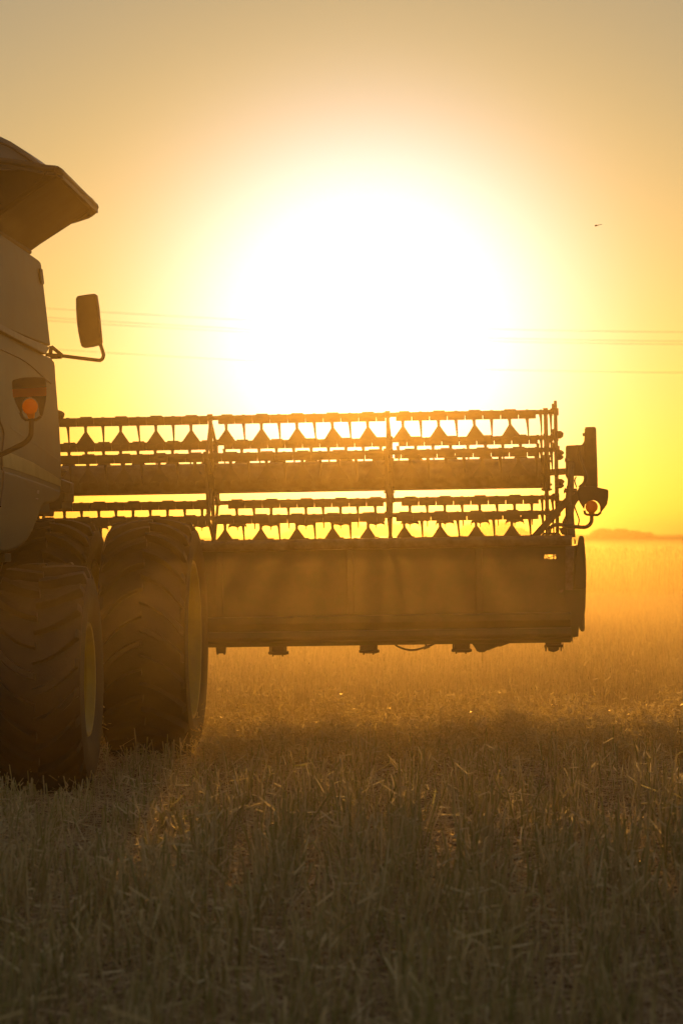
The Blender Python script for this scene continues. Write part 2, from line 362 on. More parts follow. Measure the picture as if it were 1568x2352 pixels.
MB().bar((hu0, .0, hw0), (hu1, .0, hw0+.03), .006, .006).bar((hu0+.03, 0, hw0), (hu0, 0, hw1), .006, .006).bar((hu0+.05, 0, hw0), (hu0+.02, 0, hw1), .006, .006).build('hole_guard', M['dark'], Hd.o)
sweep([(-.012, wy(1414)), (-.075, wy(1416)), (-.075, wy(1432)), (-.03, wy(1445)), (-.03, wy(1449)), (-.09, wy(1450)), (-.115, wy(1462)), (-.10, wy(1470)), (-.04, wy(1475)), (-.03, wy(1483.5)), (.05, wy(1483.5)), (.05, wy(1414))], UL, -.02, 'lower_beam', M['dkgreen'], .006)
# ribs on the back sheet
for px in (505, 805, 1100):
    u = HP(px, 1340, 0).x; MB().box((u-.03, -.045, wy(1412)), (u+.03, -.014, wy(1264))).build('rib', M['dkgreen'], Hd.o, .006)
# platform, draper frame and cutterbar in front
MB().prism([(UL, .0, wy(1476)), (UL, 1.1, wy(1480)), (UL, 1.1, wy(1470)), (UL, 0, wy(1440))], (-UL-.05, 0, 0)).build('draper_deck', M['black'], Hd.o)
mb = MB().box((UL, 1.1, wy(1480)), (-.05, 1.18, wy(1474)))
for i in range(70): mb.add([(-.1-i*.15, 1.18, wy(1476)), (-.05-i*.15-.02, 1.18, wy(1476)), (-.085-i*.15, 1.33, wy(1477)), (-.085-i*.15, 1.18, wy(1473))], [(0,1,2),(0,2,3),(1,2,3)])
mb.build('cutter_bar', M['steel'], Hd.o)
# right end shield, bright strip, steps
es = [(783,1120),(800,1117),(815,1124),(821,1150),(828,1230),(833,1300),(836,1400),(835,1500),(832,1600),(830,1660),(822,1720),(815,1755),(808,1764),(806,1800),(801,1828),(792,1832),(785,1826),(780,1800),(776,1880),(735,1886),(733,1915),(680,1918),(680,1195),(748,1195),(752,1192),(768,1188)]
MB().prism([HP(*c4(x, y), -.02) for x, y in es], (0, .05, 0)).build('end_sheet', M['dkgreen'], Hd.o, .005)
MB().prism([HP(*c4(x, y), -.05) for x, y in ((752,1290),(783,1122),(800,1119),(815,1126),(826,1230),(832,1350),(834,1520),(750,1526),(738,1528),(745,1400))], (0, .03, 0)).build('divider_shield', M['green'], Hd.o, .012)
MB().prism([HP(*c4(x, y), -.06) for x, y in ((680,1198),(745,1198),(742,1330),(737,1400),(735,1530),(680,1528))], (0, .03, 0)).build('corner_plate', M['steel'], Hd.o, .004)
MB().box((.06, .02, wy(1460)), (.10, 1.5, wy(1262))).build('divider', M['dkgreen'], Hd.o, .02)
MB().prism([HP(*c4(x, y), -.07) for x, y in ((745,1135),(757,1155),(757,1182),(745,1182))], (0, .04, 0)).build('latch', M['dark'], Hd.o)
MB().prism([HP(*c4(x, y), -.04) for x, y in ((738,1880),(748,1903),(745,1880))], (0, .02, 0)).build('rubber_flap', M['black'], Hd.o)
MB().prism([HP(*c4(x, y), -.04) for x, y in ((733,1905),(733,1935),(727,1905))], (0, .02, 0)).build('rubber_flap', M['black'], Hd.o)
MB().tube([HP(*c4(644,1530), -.03), HP(*c4(644,1530), -.005)], .022, 16).build('plug', M['steel'], Hd.o)
MB().prism([HP(*c4(x, y), -.03) for x, y in ((612,1455),(668,1455),(668,1590),(612,1590))], (0, .014, 0)).build('cover_plate', M['dkgreen'], Hd.o, .003)
# shoes, brackets below the beam
def shoe(x0, x1, y1, kind):
    y0 = 1484 - (x0-639)*.0168 - 8; X = lambda a, b: HP(a, b, .02)
    w = x1-x0; mb = MB()
    if kind == 0:
        mb.prism([X(x0, y0), X(x0+2, y1-5), X(x0+4, y1), X(x0+6, y1-4), X(x1-5, y1-4), X(x1-3, y1), X(x1-1, y1-5), X(x1+1, y0)], (0, .1, 0))
    else:
        mb.prism([X(x0+4, y0), X(x0+4, y1-9), X(x1-4, y1-9), X(x1-4, y0)], (0, .1, 0))
        mb.prism([X(x0, y1-10), X(x0+4, y1-12), X(x1-5, y1-12), X(x1, y1-11), X(x1-1, y1-5), X(x1-7, y1-3), X(x0+10, y1-3), X(x0+2, y1-5)], (0, .14, 0))
        for a in (x0+2, x0+9, x1-12, x1-4): mb.tube([X(a, y0+4), X(a, y1 if a in (x0+9, x1-12) else y1-4)], .007, 8)
        mb.tube([X(x0-2, y1-8), X(x1+2, y1-8)], .012, 8)
    mb.build('skid_shoe', M['dark'], Hd.o, .003)
for a in ((495,518,1505,0), (618,661,1508,1), (826,869,1504,1), (1038,1081,1502,1)): shoe(*a)
X = lambda x, y, v=.02: HP(*c4(x, y), v)
mb = MB().prism([X(x, y) for x, y in ((527,1900),(527,1940),(546,1960),(548,1985),(560,1992),(590,1998),(615,1990),(630,1980),(632,1960),(640,1945),(648,1940),(648,1900))], (0, .15, 0))
mb.tube([X(519,1953), X(663,1950)], .013, 8).tube([X(533,1950), X(531,1992)], [.014, .006], 8).tube([X(646,1950), X(646,1990)], .006, 8).tube([X(657,1950), X(663,1950)], .024, 10)
mb.build('skid_shoe', M['dark'], Hd.o, .003)
mb = MB().prism([X(x, y) for x, y in ((-60,1890),(-15,1950),(2,1975),(10,1990),(30,2000),(70,1998),(86,1985),(105,1982),(170,1956),(188,1957),(275,1925),(300,1890))], (0, .2, 0))
mb.build('gearbox', M['dkgreen'], Hd.o, .01)
MB().tube([X(52,1998), X(54,2040), X(52,2060), X(56,2083)], .0022, 6).build('caught_straw', M['stripe'], Hd.o)
MB().tube(arc([HP(x, y, .0) for x, y in ((900,1474),(912,1484),(930,1491),(950,1493),(968,1489),(985,1484),(1005,1474))]), .009, 10).build('hose', M['black'], Hd.o)
MB().tube([HP(972, 1489, 0), HP(986, 1484, 0)], .014, 10).tube([HP(977, 1476, 0), HP(978, 1487, 0)], .008, 8).build('hose_clamp', M['steel'], Hd.o)

# ---------------- reel
VC = 1.30; cen = HP(739, 1095, VC); RL = .555
u_of = lambda px, py, v: HP(px, py, v).x
ur = u_of(1251, 1088, VC)
MB().tube([(UL, VC, cen.z), (ur, VC, cen.z)], .138, 40).tube([(ur-.02, VC, cen.z), (u_of(1304,1084,VC), VC, cen.z+.012)], .03, 16).build('reel_tube', M['steel'], Hd.o)
bars = []
for k, (ang, py) in enumerate(((99, 959.3), (39, 1017.6), (159, 1045.6), (-21, 1154.7), (-141, 1189.6), (-81, 1246))):
    v = VC + RL*math.cos(R(ang)); bars.append((v, HP(739, py, v).z))
sp_px = (84, 487, 893, 1254)
def tine_mesh(kind, seed):
    mb = MB()
    if kind == 'wing':
        pts = [(-.020,.0),(-.014,-.02),(-.012,-.058),(-.046,-.108),(-.084,-.160),(-.088,-.192),(-.082,-.194),(-.078,-.176),(-.05,-.168),(-.02,-.172),(-.004,-.180),(-.003,-.208),(.004,-.208),(.005,-.180),(.02,-.172),(.05,-.167),(.078,-.176),(.082,-.193),(.088,-.191),(.084,-.158),(.046,-.106),(.013,-.056),(.013,-.02),(.016,.0)]
        mb.prism([(x, -.004, z) for x, z in pts], (0, .008, 0))
    else:
        mb.tube([(-.003,0,0), (0,0,-.04), (.004,.0,-.13), (.005,0,-.20)], [.017,.012,.0075,.005], 8)
    return mb
tmesh = {k: tine_mesh(k, 0).mesh('tine', M['dark']) for k in ('wing', 'thin')}
rest = MB(); ntine = 0
rest_src = {k: tine_mesh(k, 0) for k in ('wing', 'thin')}
wing_px = (520, 555, 529, 541, 514, 530)
order = [0, 3, 4, 1, 2, 5]
tines_plan = []
for bi in range(6):
    v, w = bars[bi]; mb = MB()
    ue = u_of(1276, 960, v); us = [u_of(p, 1095, VC) for p in sp_px]
    mb.tube([(UL, v, w+.014), (ue, v, w+.014)], .0215, 10)
    pitch = .1605; u_w = u_of(wing_px[bi], 1000, v)
    u = u_w; k = 0
    ks = range(-40, 22)
    for k in ks:
        uc = u_w + k*pitch
        if uc < UL+.1 or uc > u_of(1236, 1000, v): continue
        near = min(abs(uc - s) for s in us)
        sec0 = max([s for s in us if s < uc], default=UL) + .075
        sec1 = min([s for s in us if s > uc], default=ue) - (.03 if uc < us[-1] and uc > us[-2] else .022)
        if k == max(ks): sec1 = ue
        a, b = max(uc - pitch/2 + .0025, sec0), min(uc + pitch/2 - .0025, sec1)
        if us[-1] - uc < .3: b = min(b, u_of(1234, 1000, v))
        if b - a > .02:
            mb.prism([(a, v-.028, w+.036), (a, v-.036, w+.004), (a, v-.022, w-.043), (a, v+.022, w-.043), (a, v+.036, w+.004), (a, v+.028, w+.036)], (b-a, 0, 0))
            if k % 2 == 0: mb.box((a+.03, v-.02, w+.03), (b-.02, v+.02, w+.046))
            else: mb.box((uc-.015, v-.02, w+.03), (uc+.012, v+.02, w+.041))
        if near > .045: tines_plan.append((bi, uc, 'wing' if k % 2 == 0 else 'thin'))
    for ex in (1242, 1265):
        tines_plan.append((bi, u_of(ex, 1000, v), 'thin'))
        mb.tube([(u_of(ex, 1000, v)-.012, v, w+.014), (u_of(ex, 1000, v)+.012, v, w+.014)], .026, 10)
    for s in us: mb.box((s-.022, v-.03, w-.012), (s+.022, v+.03, w+.05))
    mb.tube([(ue-.05, v, w+.014), (ue-.03, v, w+.014)], .036, 10)
    bars[bi] = (v, w, mb.build('reel_bar', M['dark'], Hd.o, .002, 1))
vis_left = u_of(95, 1100, VC)
for bi in order:
    for b2, u, kind in tines_plan:
        if b2 != bi: continue
        v, w, bo = bars[bi]; z = w - .038 if u < u_of(1238, 1000, v) else w + .0
        if u > vis_left and ntine < 100:
            o = bpy.data.objects.new('tine', tmesh[kind]); COL.objects.link(o); o.parent = bo; o.location = (u, v, z); ntine += 1
            o.rotation_euler = (random.gauss(0, .06), random.gauss(0, .022), random.gauss(0, .05))
        else:
            rest.add([(x+u, y+v, zz+z) for x, y, zz in rest_src[kind].v], rest_src[kind].f)
o = rest.build('tine', M['dark'], Hd.o); tag(o, kind='stuff')
for i, px in enumerate(sp_px):
    s = u_of(px, 1095, VC); mb = MB(); t = .03 if i < 3 else .034
    pts = [bars[j][:2] for j in (0, 1, 3, 5, 4, 2)]
    for j, (v, w) in enumerate(pts):
        d = Vector((0, v-VC, w-cen.z)); e = Vector((s, v, w+.01)); c0 = Vector((s, VC, cen.z))
        mb.bar(c0 + d*.15, e, t, .055, (0, -d.z, d.y))
        v2, w2 = pts[(j+1) % 6]
        mb.bar((s+.006*(j % 2), v, w), (s+.006*(j % 2), v2, w2), t*.8, .035, (0, -(w2-w), v2-v))
    mb.tube([(s-.035, VC, cen.z), (s+.035, VC, cen.z)], .165, 32)
    for j in range(8):
        h = j*math.pi/4; mb.tube([(s-.05, VC+.15*math.cos(h), cen.z+.15*math.sin(h)), (s+.05, VC+.15*math.cos(h), cen.z+.15*math.sin(h))], .011, 6)
    if i == 3:
        mb.bar((s, VC, cen.z+.1), (s+.02, VC-.3, cen.z+.3), .03, .05)
    mb.build('reel_spider', M['dark'], Hd.o, .003)
# eccentric control ring at the outer end
s = u_of(1277, 1095, VC); off = Vector((0, 0.0, .045))
mb = MB(); rr = .60; n = 48
ring_pts = [Vector((s, VC + rr*math.cos(2*math.pi*k/n), cen.z + .03 + rr*math.sin(2*math.pi*k/n))) for k in range(n+1)]
for p, q in zip(ring_pts, ring_pts[1:]): mb.bar(p, q, .028, .05, (0, -(q-p).z, (q-p).y))
for k, (v, w, _) in enumerate(bars):
    d = Vector((0, v-VC, w+.03-cen.z)).normalized()
    mb.bar(Vector((s+.008, VC, cen.z+.03)), Vector((s, VC, cen.z+.03)) + d*rr, .014, .05, (0, -d.z, d.y))
    mb.tube([Vector((s-.02, v, w+.014)), Vector((s+.028, v, w+.014))], .034, 12)
    mb.tube([Vector((s-.02, v, w+.014)), Vector((s-.02, VC, cen.z+.03)) + d*rr*1.0], .014, 8)
for h in range(0, 360, 45):
    c = Vector((s, VC+.26*math.cos(R(h+20)), cen.z+.03+.34*math.sin(R(h+20)))); mb.tube([c - Vector((.01,0,0)), c + Vector((.045,0,0)), c + Vector((.07,0,0))], [.028,.028,.008], 10)
mb.build('control_ring', M['dark'], Hd.o, .002, 1)
# reel arm, drive shields, hoses
MB().prism([HP(*c6(x, y), .55) for x, y in ((497,600),(515,592),(720,580),(785,582),(830,510),(830,760),(830,1135),(770,1130),(650,1130),(540,1200),(500,1130),(500,760))], (0, .28, 0)).build('drive_shield', M['dark'], Hd.o, .008)
MB().prism([HP(*c6(x, y), .75) for x, y in ((838,262),(930,257),(1012,256),(1032,264),(1042,285),(1045,330),(1056,700),(1066,1000),(1072,1345),(860,1400),(825,1135),(828,500),(832,430))], (0, .35, 0)).build('chain_guard', M['dark'], Hd.o, .012)
mb = MB(); 
for yy in (385, 408): mb.tube([HP(*c6(805, yy), .76), HP(*c6(838, yy), .76)], .010, 6)
mb.tube([HP(*c6(822, 370), .76), HP(*c6(822, 425), .76)], .012, 6).build('bolt', M['steel'], Hd.o)
arm = MB().prism([HP(*c6(x, y), .30) for x, y in ((560,880),(650,880),(655,960),(640,1130),(645,1300),(655,1700),(640,1850),(632,2230),(500,2230),(400,2090),(470,2030),(430,1970),(495,1840),(488,1680),(495,1500),(515,1310),(545,1290),(548,1190),(500,1140),(500,1000),(540,990))], (0, .12, 0))
arm.build('reel_arm', M['dark'], Hd.o, .01)
MB().tube([HP(*c6(600,890), .27), HP(*c6(585,1300), .27), HP(*c6(560,1700), .27), HP(*c6(600,2240), .27)], [.022,.03,.036,.036], 14).build('lift_cylinder', M['steel'], Hd.o)
MB().bar(HP(*c6(-80,2250), .2), HP(*c6(530,1570), .2), .06, .055, (0, 1, 0)).prism([HP(*c6(x, y), .24) for x, y in ((530,1560),(720,1380),(740,1560),(690,1630),(660,1690),(640,1700),(500,1620))], (0, .05, 0)).build('brace', M['dark'], Hd.o, .006)
for x0, x1, yy in ((475,700,1380), (460,720,1418), (480,560,850)):
    MB().tube([HP(*c6(x0, yy), .26), HP(*c6(x1, yy), .26)], .010, 8).tube([HP(*c6(x0, yy), .26), HP(*c6(x0+18, yy), .26)], .018, 8).build('bolt', M['steel'], Hd.o)
MB().tube([HP(*c6(503,745), .5), HP(*c6(508,1010), .5)], .0045, 6).build('cable', M['steel'], Hd.o)
MB().tube(arc([HP(*c6(x, y), .22) for x, y in ((740,620),(735,760),(760,880),(800,990),(845,1110),(855,1200),(815,1290),(740,1350))]), .018, 10).build('hose', M['black'], Hd.o)
MB().tube(arc([HP(*c6(x, y), .25) for x, y in ((685,1150),(660,1210),(668,1270),(695,1345))]), .006, 8).build('hose', M['black'], Hd.o)
MB().tube(arc([HP(*c6(x, y), .25) for x, y in ((660,1690),(680,1760),(715,1850),(737,1930),(722,2020))]), .006, 8).build('cable', M['black'], Hd.o)
MB().prism([X(x, y, .3) for x, y in ((630,1060),(680,1060),(690,1110),(655,1112),(640,1090))], (0, .1, 0)).build('mount_plate', M['dark'], Hd.o, .004)
MB().prism([X(x, y, .05) for x, y in ((500,1105),(515,1095),(620,1095),(632,1112),(500,1112))], (0, .1, 0)).build('mount_plate', M['dark'], Hd.o, .004)
warning_light(Hd, c6, -.12,
    [(705,1400),(730,1345),(800,1326),(940,1320),(1060,1340),(1180,1365),(1240,1380),(1258,1396),(1263,1420),(1260,1520),(1240,1640),(1190,1715),(1133,1788),(1112,1768),(1112,1680),(1090,1630),(1050,1590),(990,1570),(900,1590),(845,1650),(825,1740),(800,1700),(735,1590),(715,1480)],
    None, (960,1690), 112, (962,1830), [(832,1755),(842,1810),(880,1832),(1070,1838),(1095,1815),(1130,1785)],
    [(962,1830),(962,1880),(958,1950),(925,2010),(860,2052),(780,2056),(640,2045),(500,2030),(400,2010),(310,2015),(240,2050),(210,2090),(200,2160),(150,2190)], .0165, Hd.o)

# ================================================================== POWER LINES
labels = ['overhead power line, highest of the four wires crossing the sky',
          'overhead power line, upper wire of the close middle pair in the sky',
          'overhead power line, lower wire of the close middle pair in the sky',
          'overhead power line, lowest of the four wires crossing the sky']
for dy, lab in zip((0, 21, 28, 93), labels):
    pts = []
    for px in range(-2600, 4300, 150):
        py = 700.6 + .0726*px - 2.1e-5*px*px + dy - (dy*.02 if px > 900 else 0)*0
        pts.append(at(px, py, 125.0))
    o = MB().tube(pts, .007, 6).build('power_line', M['wire'])
    tag(o, lab, 'power line', 'power lines crossing the sky')
# ================================================================== INSECT
mb = MB(); a = at(1368, 518, 24); b = at(1380, 515.5, 24)
d = (b-a).normalized()
mb.tube([a - d*.011, a - d*.008, a - d*.002, a + d*.005, a + d*.010, a + d*.02, b + d*.003, b + d*.005], [.001, .0055, .0065, .0055, .0025, .0018, .0018, .001], 10)
o = mb.build('insect', M['insect']); tag(o, 'tiny dark long-tailed insect flying alone in the sky at the upper right', 'insect')
mb = MB()
for sgn in (-1, 1):
    mb.add([a, a + Vector((.004, sgn*.006, .003)), a + Vector((.016, sgn*.018, .001)), a + Vector((.018, sgn*.012, 0))], [(0,1,2,3)])
mb.build('wing', M['insect'], o); o.children[0].matrix_parent_inverse = o.matrix_world.inverted()

# ================================================================== FIELD
def soil_mat():
    m = bpy.data.materials.new('soil'); nt, N, L = nodes_of(m)
    out = N.new('ShaderNodeOutputMaterial'); b = N.new('ShaderNodeBsdfPrincipled'); L.new(b.outputs[0], out.inputs[0])
    b.inputs['Roughness'].default_value = .95; b.inputs['Specular IOR Level'].default_value = .1
    tc = N.new('ShaderNodeTexCoord'); n = N.new('ShaderNodeTexNoise'); n.inputs['Scale'].default_value = 5; n.inputs['Detail'].default_value = 10; n.inputs['Roughness'].default_value = .7
    r = N.new('ShaderNodeValToRGB'); r.color_ramp.elements[0].color = (.09, .055, .032, 1); r.color_ramp.elements[1].color = (.30, .205, .12, 1)
    r.color_ramp.elements[0].position = .35; r.color_ramp.elements[1].position = .7
    L.new(tc.outputs['Object'], n.inputs['Vector']); L.new(n.outputs['Fac'], r.inputs[0]); L.new(r.outputs[0], b.inputs['Base Color'])
    n2 = N.new('ShaderNodeTexNoise'); n2.inputs['Scale'].default_value = 22; n2.inputs['Detail'].default_value = 8
    bp = N.new('ShaderNodeBump'); bp.inputs['Strength'].default_value = 1; bp.inputs['Distance'].default_value = .05
    L.new(tc.outputs['Object'], n2.inputs['Vector']); L.new(n2.outputs['Fac'], bp.inputs['Height']); L.new(bp.outputs[0], b.inputs['Normal'])
    return m
M['soil'] = soil_mat()
def np_mesh(name, co, nq, idx, rnd, m, smooth=False):
    """co (V,3); idx (F,nq); rnd per vertex"""
    me = bpy.data.meshes.new(name); V = len(co); Fn = len(idx)
    me.vertices.add(V); me.vertices.foreach_set('co', co.astype(np.float32).ravel())
    me.loops.add(Fn*nq); me.loops.foreach_set('vertex_index', idx.astype(np.int32).ravel())
    me.polygons.add(Fn); me.polygons.foreach_set('loop_start', np.arange(0, Fn*nq, nq, dtype=np.int32))
    me.update(calc_edges=True)
    at_ = me.attributes.new('rnd', 'FLOAT', 'POINT'); at_.data.foreach_set('value', rnd.astype(np.float32))
    if smooth: me.polygons.foreach_set('use_smooth', [True]*Fn)
    me.materials.append(m); me.validate(); o = bpy.data.objects.new(name, me); COL.objects.link(o); return o
def stalks(base, top, r0, r1, rnd):
    """three-sided prisms from base to top"""
    n = len(base); ang = rng.uniform(0, 2*np.pi, n); vs = []
    for ring, rr in ((base, r0), (top, r1)):
        for k in range(3):
            h = ang + k*2*np.pi/3; q = ring.copy(); q[:, 0] += np.cos(h)*rr; q[:, 1] += np.sin(h)*rr; vs.append(q)
    co = np.stack(vs, 1).reshape(-1, 3); b0 = np.arange(n)[:, None]*6
    fs = np.concatenate([b0 + np.array([k, (k+1) % 3, 3+(k+1) % 3, 3+k]) for k in range(3)], 0)
    return co, fs, np.repeat(rnd, 6)
def strips(p, d, L_, wdt, rnd, curl=.0):
    """flat flakes: quads along d with a random side vector"""
    n = len(p); d = d/np.linalg.norm(d, axis=1, keepdims=True)
    s = rng.normal(size=(n, 3)); s = np.cross(d, s); s /= np.linalg.norm(s, axis=1, keepdims=True)+1e-9
    L_ = np.asarray(L_)[:, None]; wdt = np.asarray(wdt)[:, None]
    vs = [p - d*L_/2 - s*wdt/2, p - d*L_/2 + s*wdt/2, p + d*L_/2 + s*wdt/2, p + d*L_/2 - s*wdt/2]
    co = np.stack(vs, 1).reshape(-1, 3); fs = np.arange(n)[:, None]*4 + np.arange(4)
    return co, fs, np.repeat(rnd, 4)
def vnoise(x, y, s, seed=0):
    r_ = np.random.default_rng(seed); t = 0
    for k in range(5):
        a, b, c, d = r_.uniform(-1, 1, 4); t = t + np.sin((x*a + y*b)*s*(1+k*.7) + c*9)*np.sin((x*b*1.3 - y*a)*s*(1+k*.6) + d*9)
    return t/5
# ground sheet
gx = np.concatenate([np.linspace(-400, -14, 14), np.linspace(-12, 12, 150), np.linspace(14, 400, 14)])
gy = np.concatenate([[-30, -10, 0, 4], np.linspace(7, 36, 200), np.linspace(37, 110, 60), np.geomspace(115, 2500, 24)])
GX, GY = np.meshgrid(gx, gy); near = np.clip((40-np.abs(GY-20))/10, 0, 1)*(np.abs(GX) < 12.5)
GZ = (vnoise(GX, GY, 3.0, 1)*.02 + vnoise(GX, GY, 11, 2)*.012)*near - .01
nx, ny = len(gx), len(gy); ii = (np.arange(ny-1)[:, None]*nx + np.arange(nx-1)).ravel()
g = np_mesh('ground', np.stack([GX.ravel(), GY.ravel(), GZ.ravel()], 1), 4, np.stack([ii, ii+1, ii+nx+1, ii+nx], 1), np.zeros(nx*ny), M['soil'], True)
tag(g, 'brown soil of the harvested field', kind='structure')

m_st = straw_mat('stubble', [(0, (.27, .30, .10)), (.3, (.44, .44, .18)), (.55, (.62, .53, .30)), (1, (.90, .82, .60))], .40, .14)
m_lit = straw_mat('litter', [(0, (.30, .20, .11)), (.5, (.62, .48, .30)), (1, (.86, .76, .56))], .4, .22)
m_weed = straw_mat('windrow', [(0, (.30, .22, .07)), (.5, (.66, .52, .20)), (1, (.88, .74, .38))], .66, .30)
m_crop = straw_mat('crop', [(0, (.10, .07, .03)), (.5, (.28, .20, .08)), (1, (.62, .48, .22))], .45, .12)

def halfw(Y): return 1.6 + Y*.125          # a little wider than the view
# --- near stubble in rows
rowsp = .36; dirx = .018
bs = []; 
for r_ in range(-16, 17):
    n = 1600
    Y = rng.uniform(9.5, 26.6, n); keep = rng.uniform(0, 1, n) < np.clip((34-Y)/20, .45, 1)
    Y = Y[keep]; n = len(Y)
    x = r_*rowsp + Y*dirx - .30 + rng.normal(0, .082, n) + np.sin(Y*1.3 + r_)*.045 + np.sin(Y*.47 + r_*2.1)*.05
    cl = vnoise(x, Y, 5.5, 40+r_) + rng.normal(0, .12, n)
    k = (cl > -.04) & (np.abs(x) < halfw(Y))
    bs.append(np.stack([x[k], Y[k], np.zeros(k.sum())], 1))
base = np.concatenate(bs); n = len(base)
hgt = (rng.uniform(.11, .33, n)*np.where((base[:, 0] < -.9) & (base[:, 1] > 17), .55, np.where(base[:, 1] > 21, .8, 1)) + (rng.uniform(size=n) < .05)*.10)*(1 + .35*vnoise(base[:, 0], base[:, 1], 2.2, 5))
lean = rng.normal(0, .17, (n, 2)) + np.stack([vnoise(base[:, 0], base[:, 1], 1.8, 61)*.22, vnoise(base[:, 0], base[:, 1], 1.8, 62)*.2], 1); wild = rng.uniform(size=n) < .09; lean[wild] *= 3.2
top = base + np.stack([lean[:, 0]*hgt, lean[:, 1]*hgt, hgt], 1); base[:, 2] = -.02
rnd = np.clip(rng.beta(1.8, 1.8, n) + .18*vnoise(base[:, 0], base[:, 1], 3, 8), 0, 1)
co, fs, rv = stalks(base, top, rng.uniform(.0025, .0062, n), rng.uniform(.0023, .0058, n), rnd)
# dry leaf blades hanging from the cut stems
q = rng.integers(0, n, 15000); tt = rng.uniform(.25, .95, len(q))[:, None]
p = base[q]*(1-tt) + top[q]*tt; d = rng.normal(size=(len(q), 3)); d[:, 2] = rng.normal(.25, .6, len(q))
Lf = rng.uniform(.04, .15, len(q)); dn = d/np.linalg.norm(d, axis=1, keepdims=True); p = p + dn*Lf[:, None]*.45; p[:, 2] = np.maximum(p[:, 2], .01)
c_, f_, r__ = strips(p, d, Lf, rng.uniform(.003, .010, len(q)), rng.beta(3, 1.4, len(q)))
co, fs, rv = np.concatenate([co, c_]), np.concatenate([fs, f_ + len(co)]), np.concatenate([rv, r__])
o = np_mesh('stubble', co, 4, fs, rv, m_st); tag(o, 'short cut stubble standing in rows across the foreground', kind='stuff')
# --- litter on the ground
n = 200000
Y = 9.5 + 25*rng.uniform(size=n)**1.25; x = rng.uniform(-1, 1, n)*halfw(Y)
p = np.stack([x, Y, .004 + np.abs(rng.normal(0, .018, n))], 1)
d = rng.normal(size=(n, 3)); d[:, 2] *= .18
co, fs, rv = strips(p, d, rng.gamma(2.2, .022, n)+.01, rng.uniform(.0012, .0042, n), rng.beta(2, 2, n))
n2 = 40000; Y = 9.5 + 25*rng.uniform(size=n2)**1.2; x = rng.uniform(-1, 1, n2)*halfw(Y)
p = np.stack([x, Y, .02 + np.abs(rng.normal(0, .03, n2))], 1); d = rng.normal(size=(n2, 3)); d[:, 2] = np.abs(d[:, 2])*.5
c_, f_, r__ = strips(p, d, rng.uniform(.06, .2, n2), rng.uniform(.002, .005, n2), rng.beta(2.5, 1.6, n2))
o = np_mesh('straw_litter', np.concatenate([co, c_]), 4, np.concatenate([fs, f_ + len(co)]), np.concatenate([rv, r__]), m_lit)
tag(o, 'loose chopped straw lying on the soil between the stubble rows', kind='stuff')
# --- windrow of cut plants
def ridge(x, Y):
    c = 27.0 - .03*x + .25*np.sin(x*.9); s = (Y-c)
    h = .38*np.exp(-(s/1.75)**4)*(.92 + .45*vnoise(x, Y, 2.2, 12) + .55*vnoise(x, Y, 8, 13))
    return h
def under(x, Y): return (Y < 27.9) & (((x > -2.0) & (x < -1.10)) | ((x > -2.85) & (x < -2.08)))
npl = 2100                                   # separate bushy plants, loose enough for the low sun to pass through
px_ = rng.uniform(-7.5, 7.5, npl); py_ = rng.uniform(25.0, 29.3, npl)
ph_ = np.clip(ridge(px_, py_)*rng.uniform(.55, 1.35, npl), .05, .5); kp = ~under(px_, py_) & (rng.uniform(size=npl) < .35 + ph_*2.4)
px_, py_, ph_ = px_[kp], py_[kp], ph_[kp]
q = rng.integers(0, len(px_), 210000); t = rng.beta(1.7, 1.1, len(q)); rad = (.03 + .10*t)*np.abs(rng.normal(0, .8, len(q))); an = rng.uniform(0, 2*np.pi, len(q))
p = np.stack([px_[q] + np.cos(an)*rad, py_[q] + np.sin(an)*rad, ph_[q]*t + .01], 1); n = len(p)
d = rng.normal(size=(n, 3)); d[:, 2] = np.abs(d[:, 2])*.9
co, fs, rv = strips(p, d, rng.gamma(2.5, .010, n)+.010, rng.uniform(.003, .010, n), rng.beta(2.2, 1.5, n))
n2 = 15000; x = rng.uniform(-8, 8, n2); Y = rng.uniform(25.2, 29.8, n2); h = ridge(x, Y)
b0 = np.stack([x, Y, h*rng.uniform(.0, .8, n2)], 1); ln = rng.normal(0, .55, (n2, 2)); hh = rng.uniform(.04, .17, n2) + (rng.uniform(size=n2) < .02)*rng.uniform(0, .2, n2)
t0 = b0 + np.stack([ln[:, 0]*hh, ln[:, 1]*hh, hh], 1)
kk = ~under(x, Y); b0, t0 = b0[kk], t0[kk]; n2 = len(b0)
c_, f_, r__ = stalks(b0, t0, np.full(n2, .0018), np.full(n2, .001), rng.beta(1.5, 2.5, n2))
o = np_mesh('windrow', np.concatenate([co, c_]), 4, np.concatenate([fs, f_ + len(co)]), np.concatenate([rv, r__]), m_weed)
tag(o, 'tangled golden windrow of cut plants lying across the field below the header', kind='stuff')
# --- standing stubble beyond the windrow
n = 170000
Y = 29.0 + 61*rng.uniform(size=n)**1.35; x = rng.uniform(-1, 1, n)*(halfw(Y))
xr = np.round((x - Y*dirx)/.36)*.36 + Y*dirx + rng.normal(0, .13, n)
kk = vnoise(xr, Y, 2.5, 21) + rng.normal(0, .3, n) > -.25; xr, Y = xr[kk], Y[kk]; n = len(Y)
hh = (rng.uniform(.10, .22, n) + np.clip((Y-34)/20, 0, 1)*rng.uniform(.03, .12, n))*(1+.25*vnoise(xr, Y, 1.1, 22)); ln = rng.normal(0, .12, (n, 2))
b0 = np.stack([xr, Y, np.zeros(n)], 1); t0 = b0 + np.stack([ln[:, 0]*hh, ln[:, 1]*hh, hh], 1)
co, fs, rv = stalks(b0, t0, rng.uniform(.002, .0045, n), rng.uniform(.001, .003, n), rng.beta(1.8, 1.8, n))
n2 = 90000; Y = 29.5 + 60*rng.uniform(size=n2)**1.3; x = rng.uniform(-1, 1, n2)*halfw(Y)
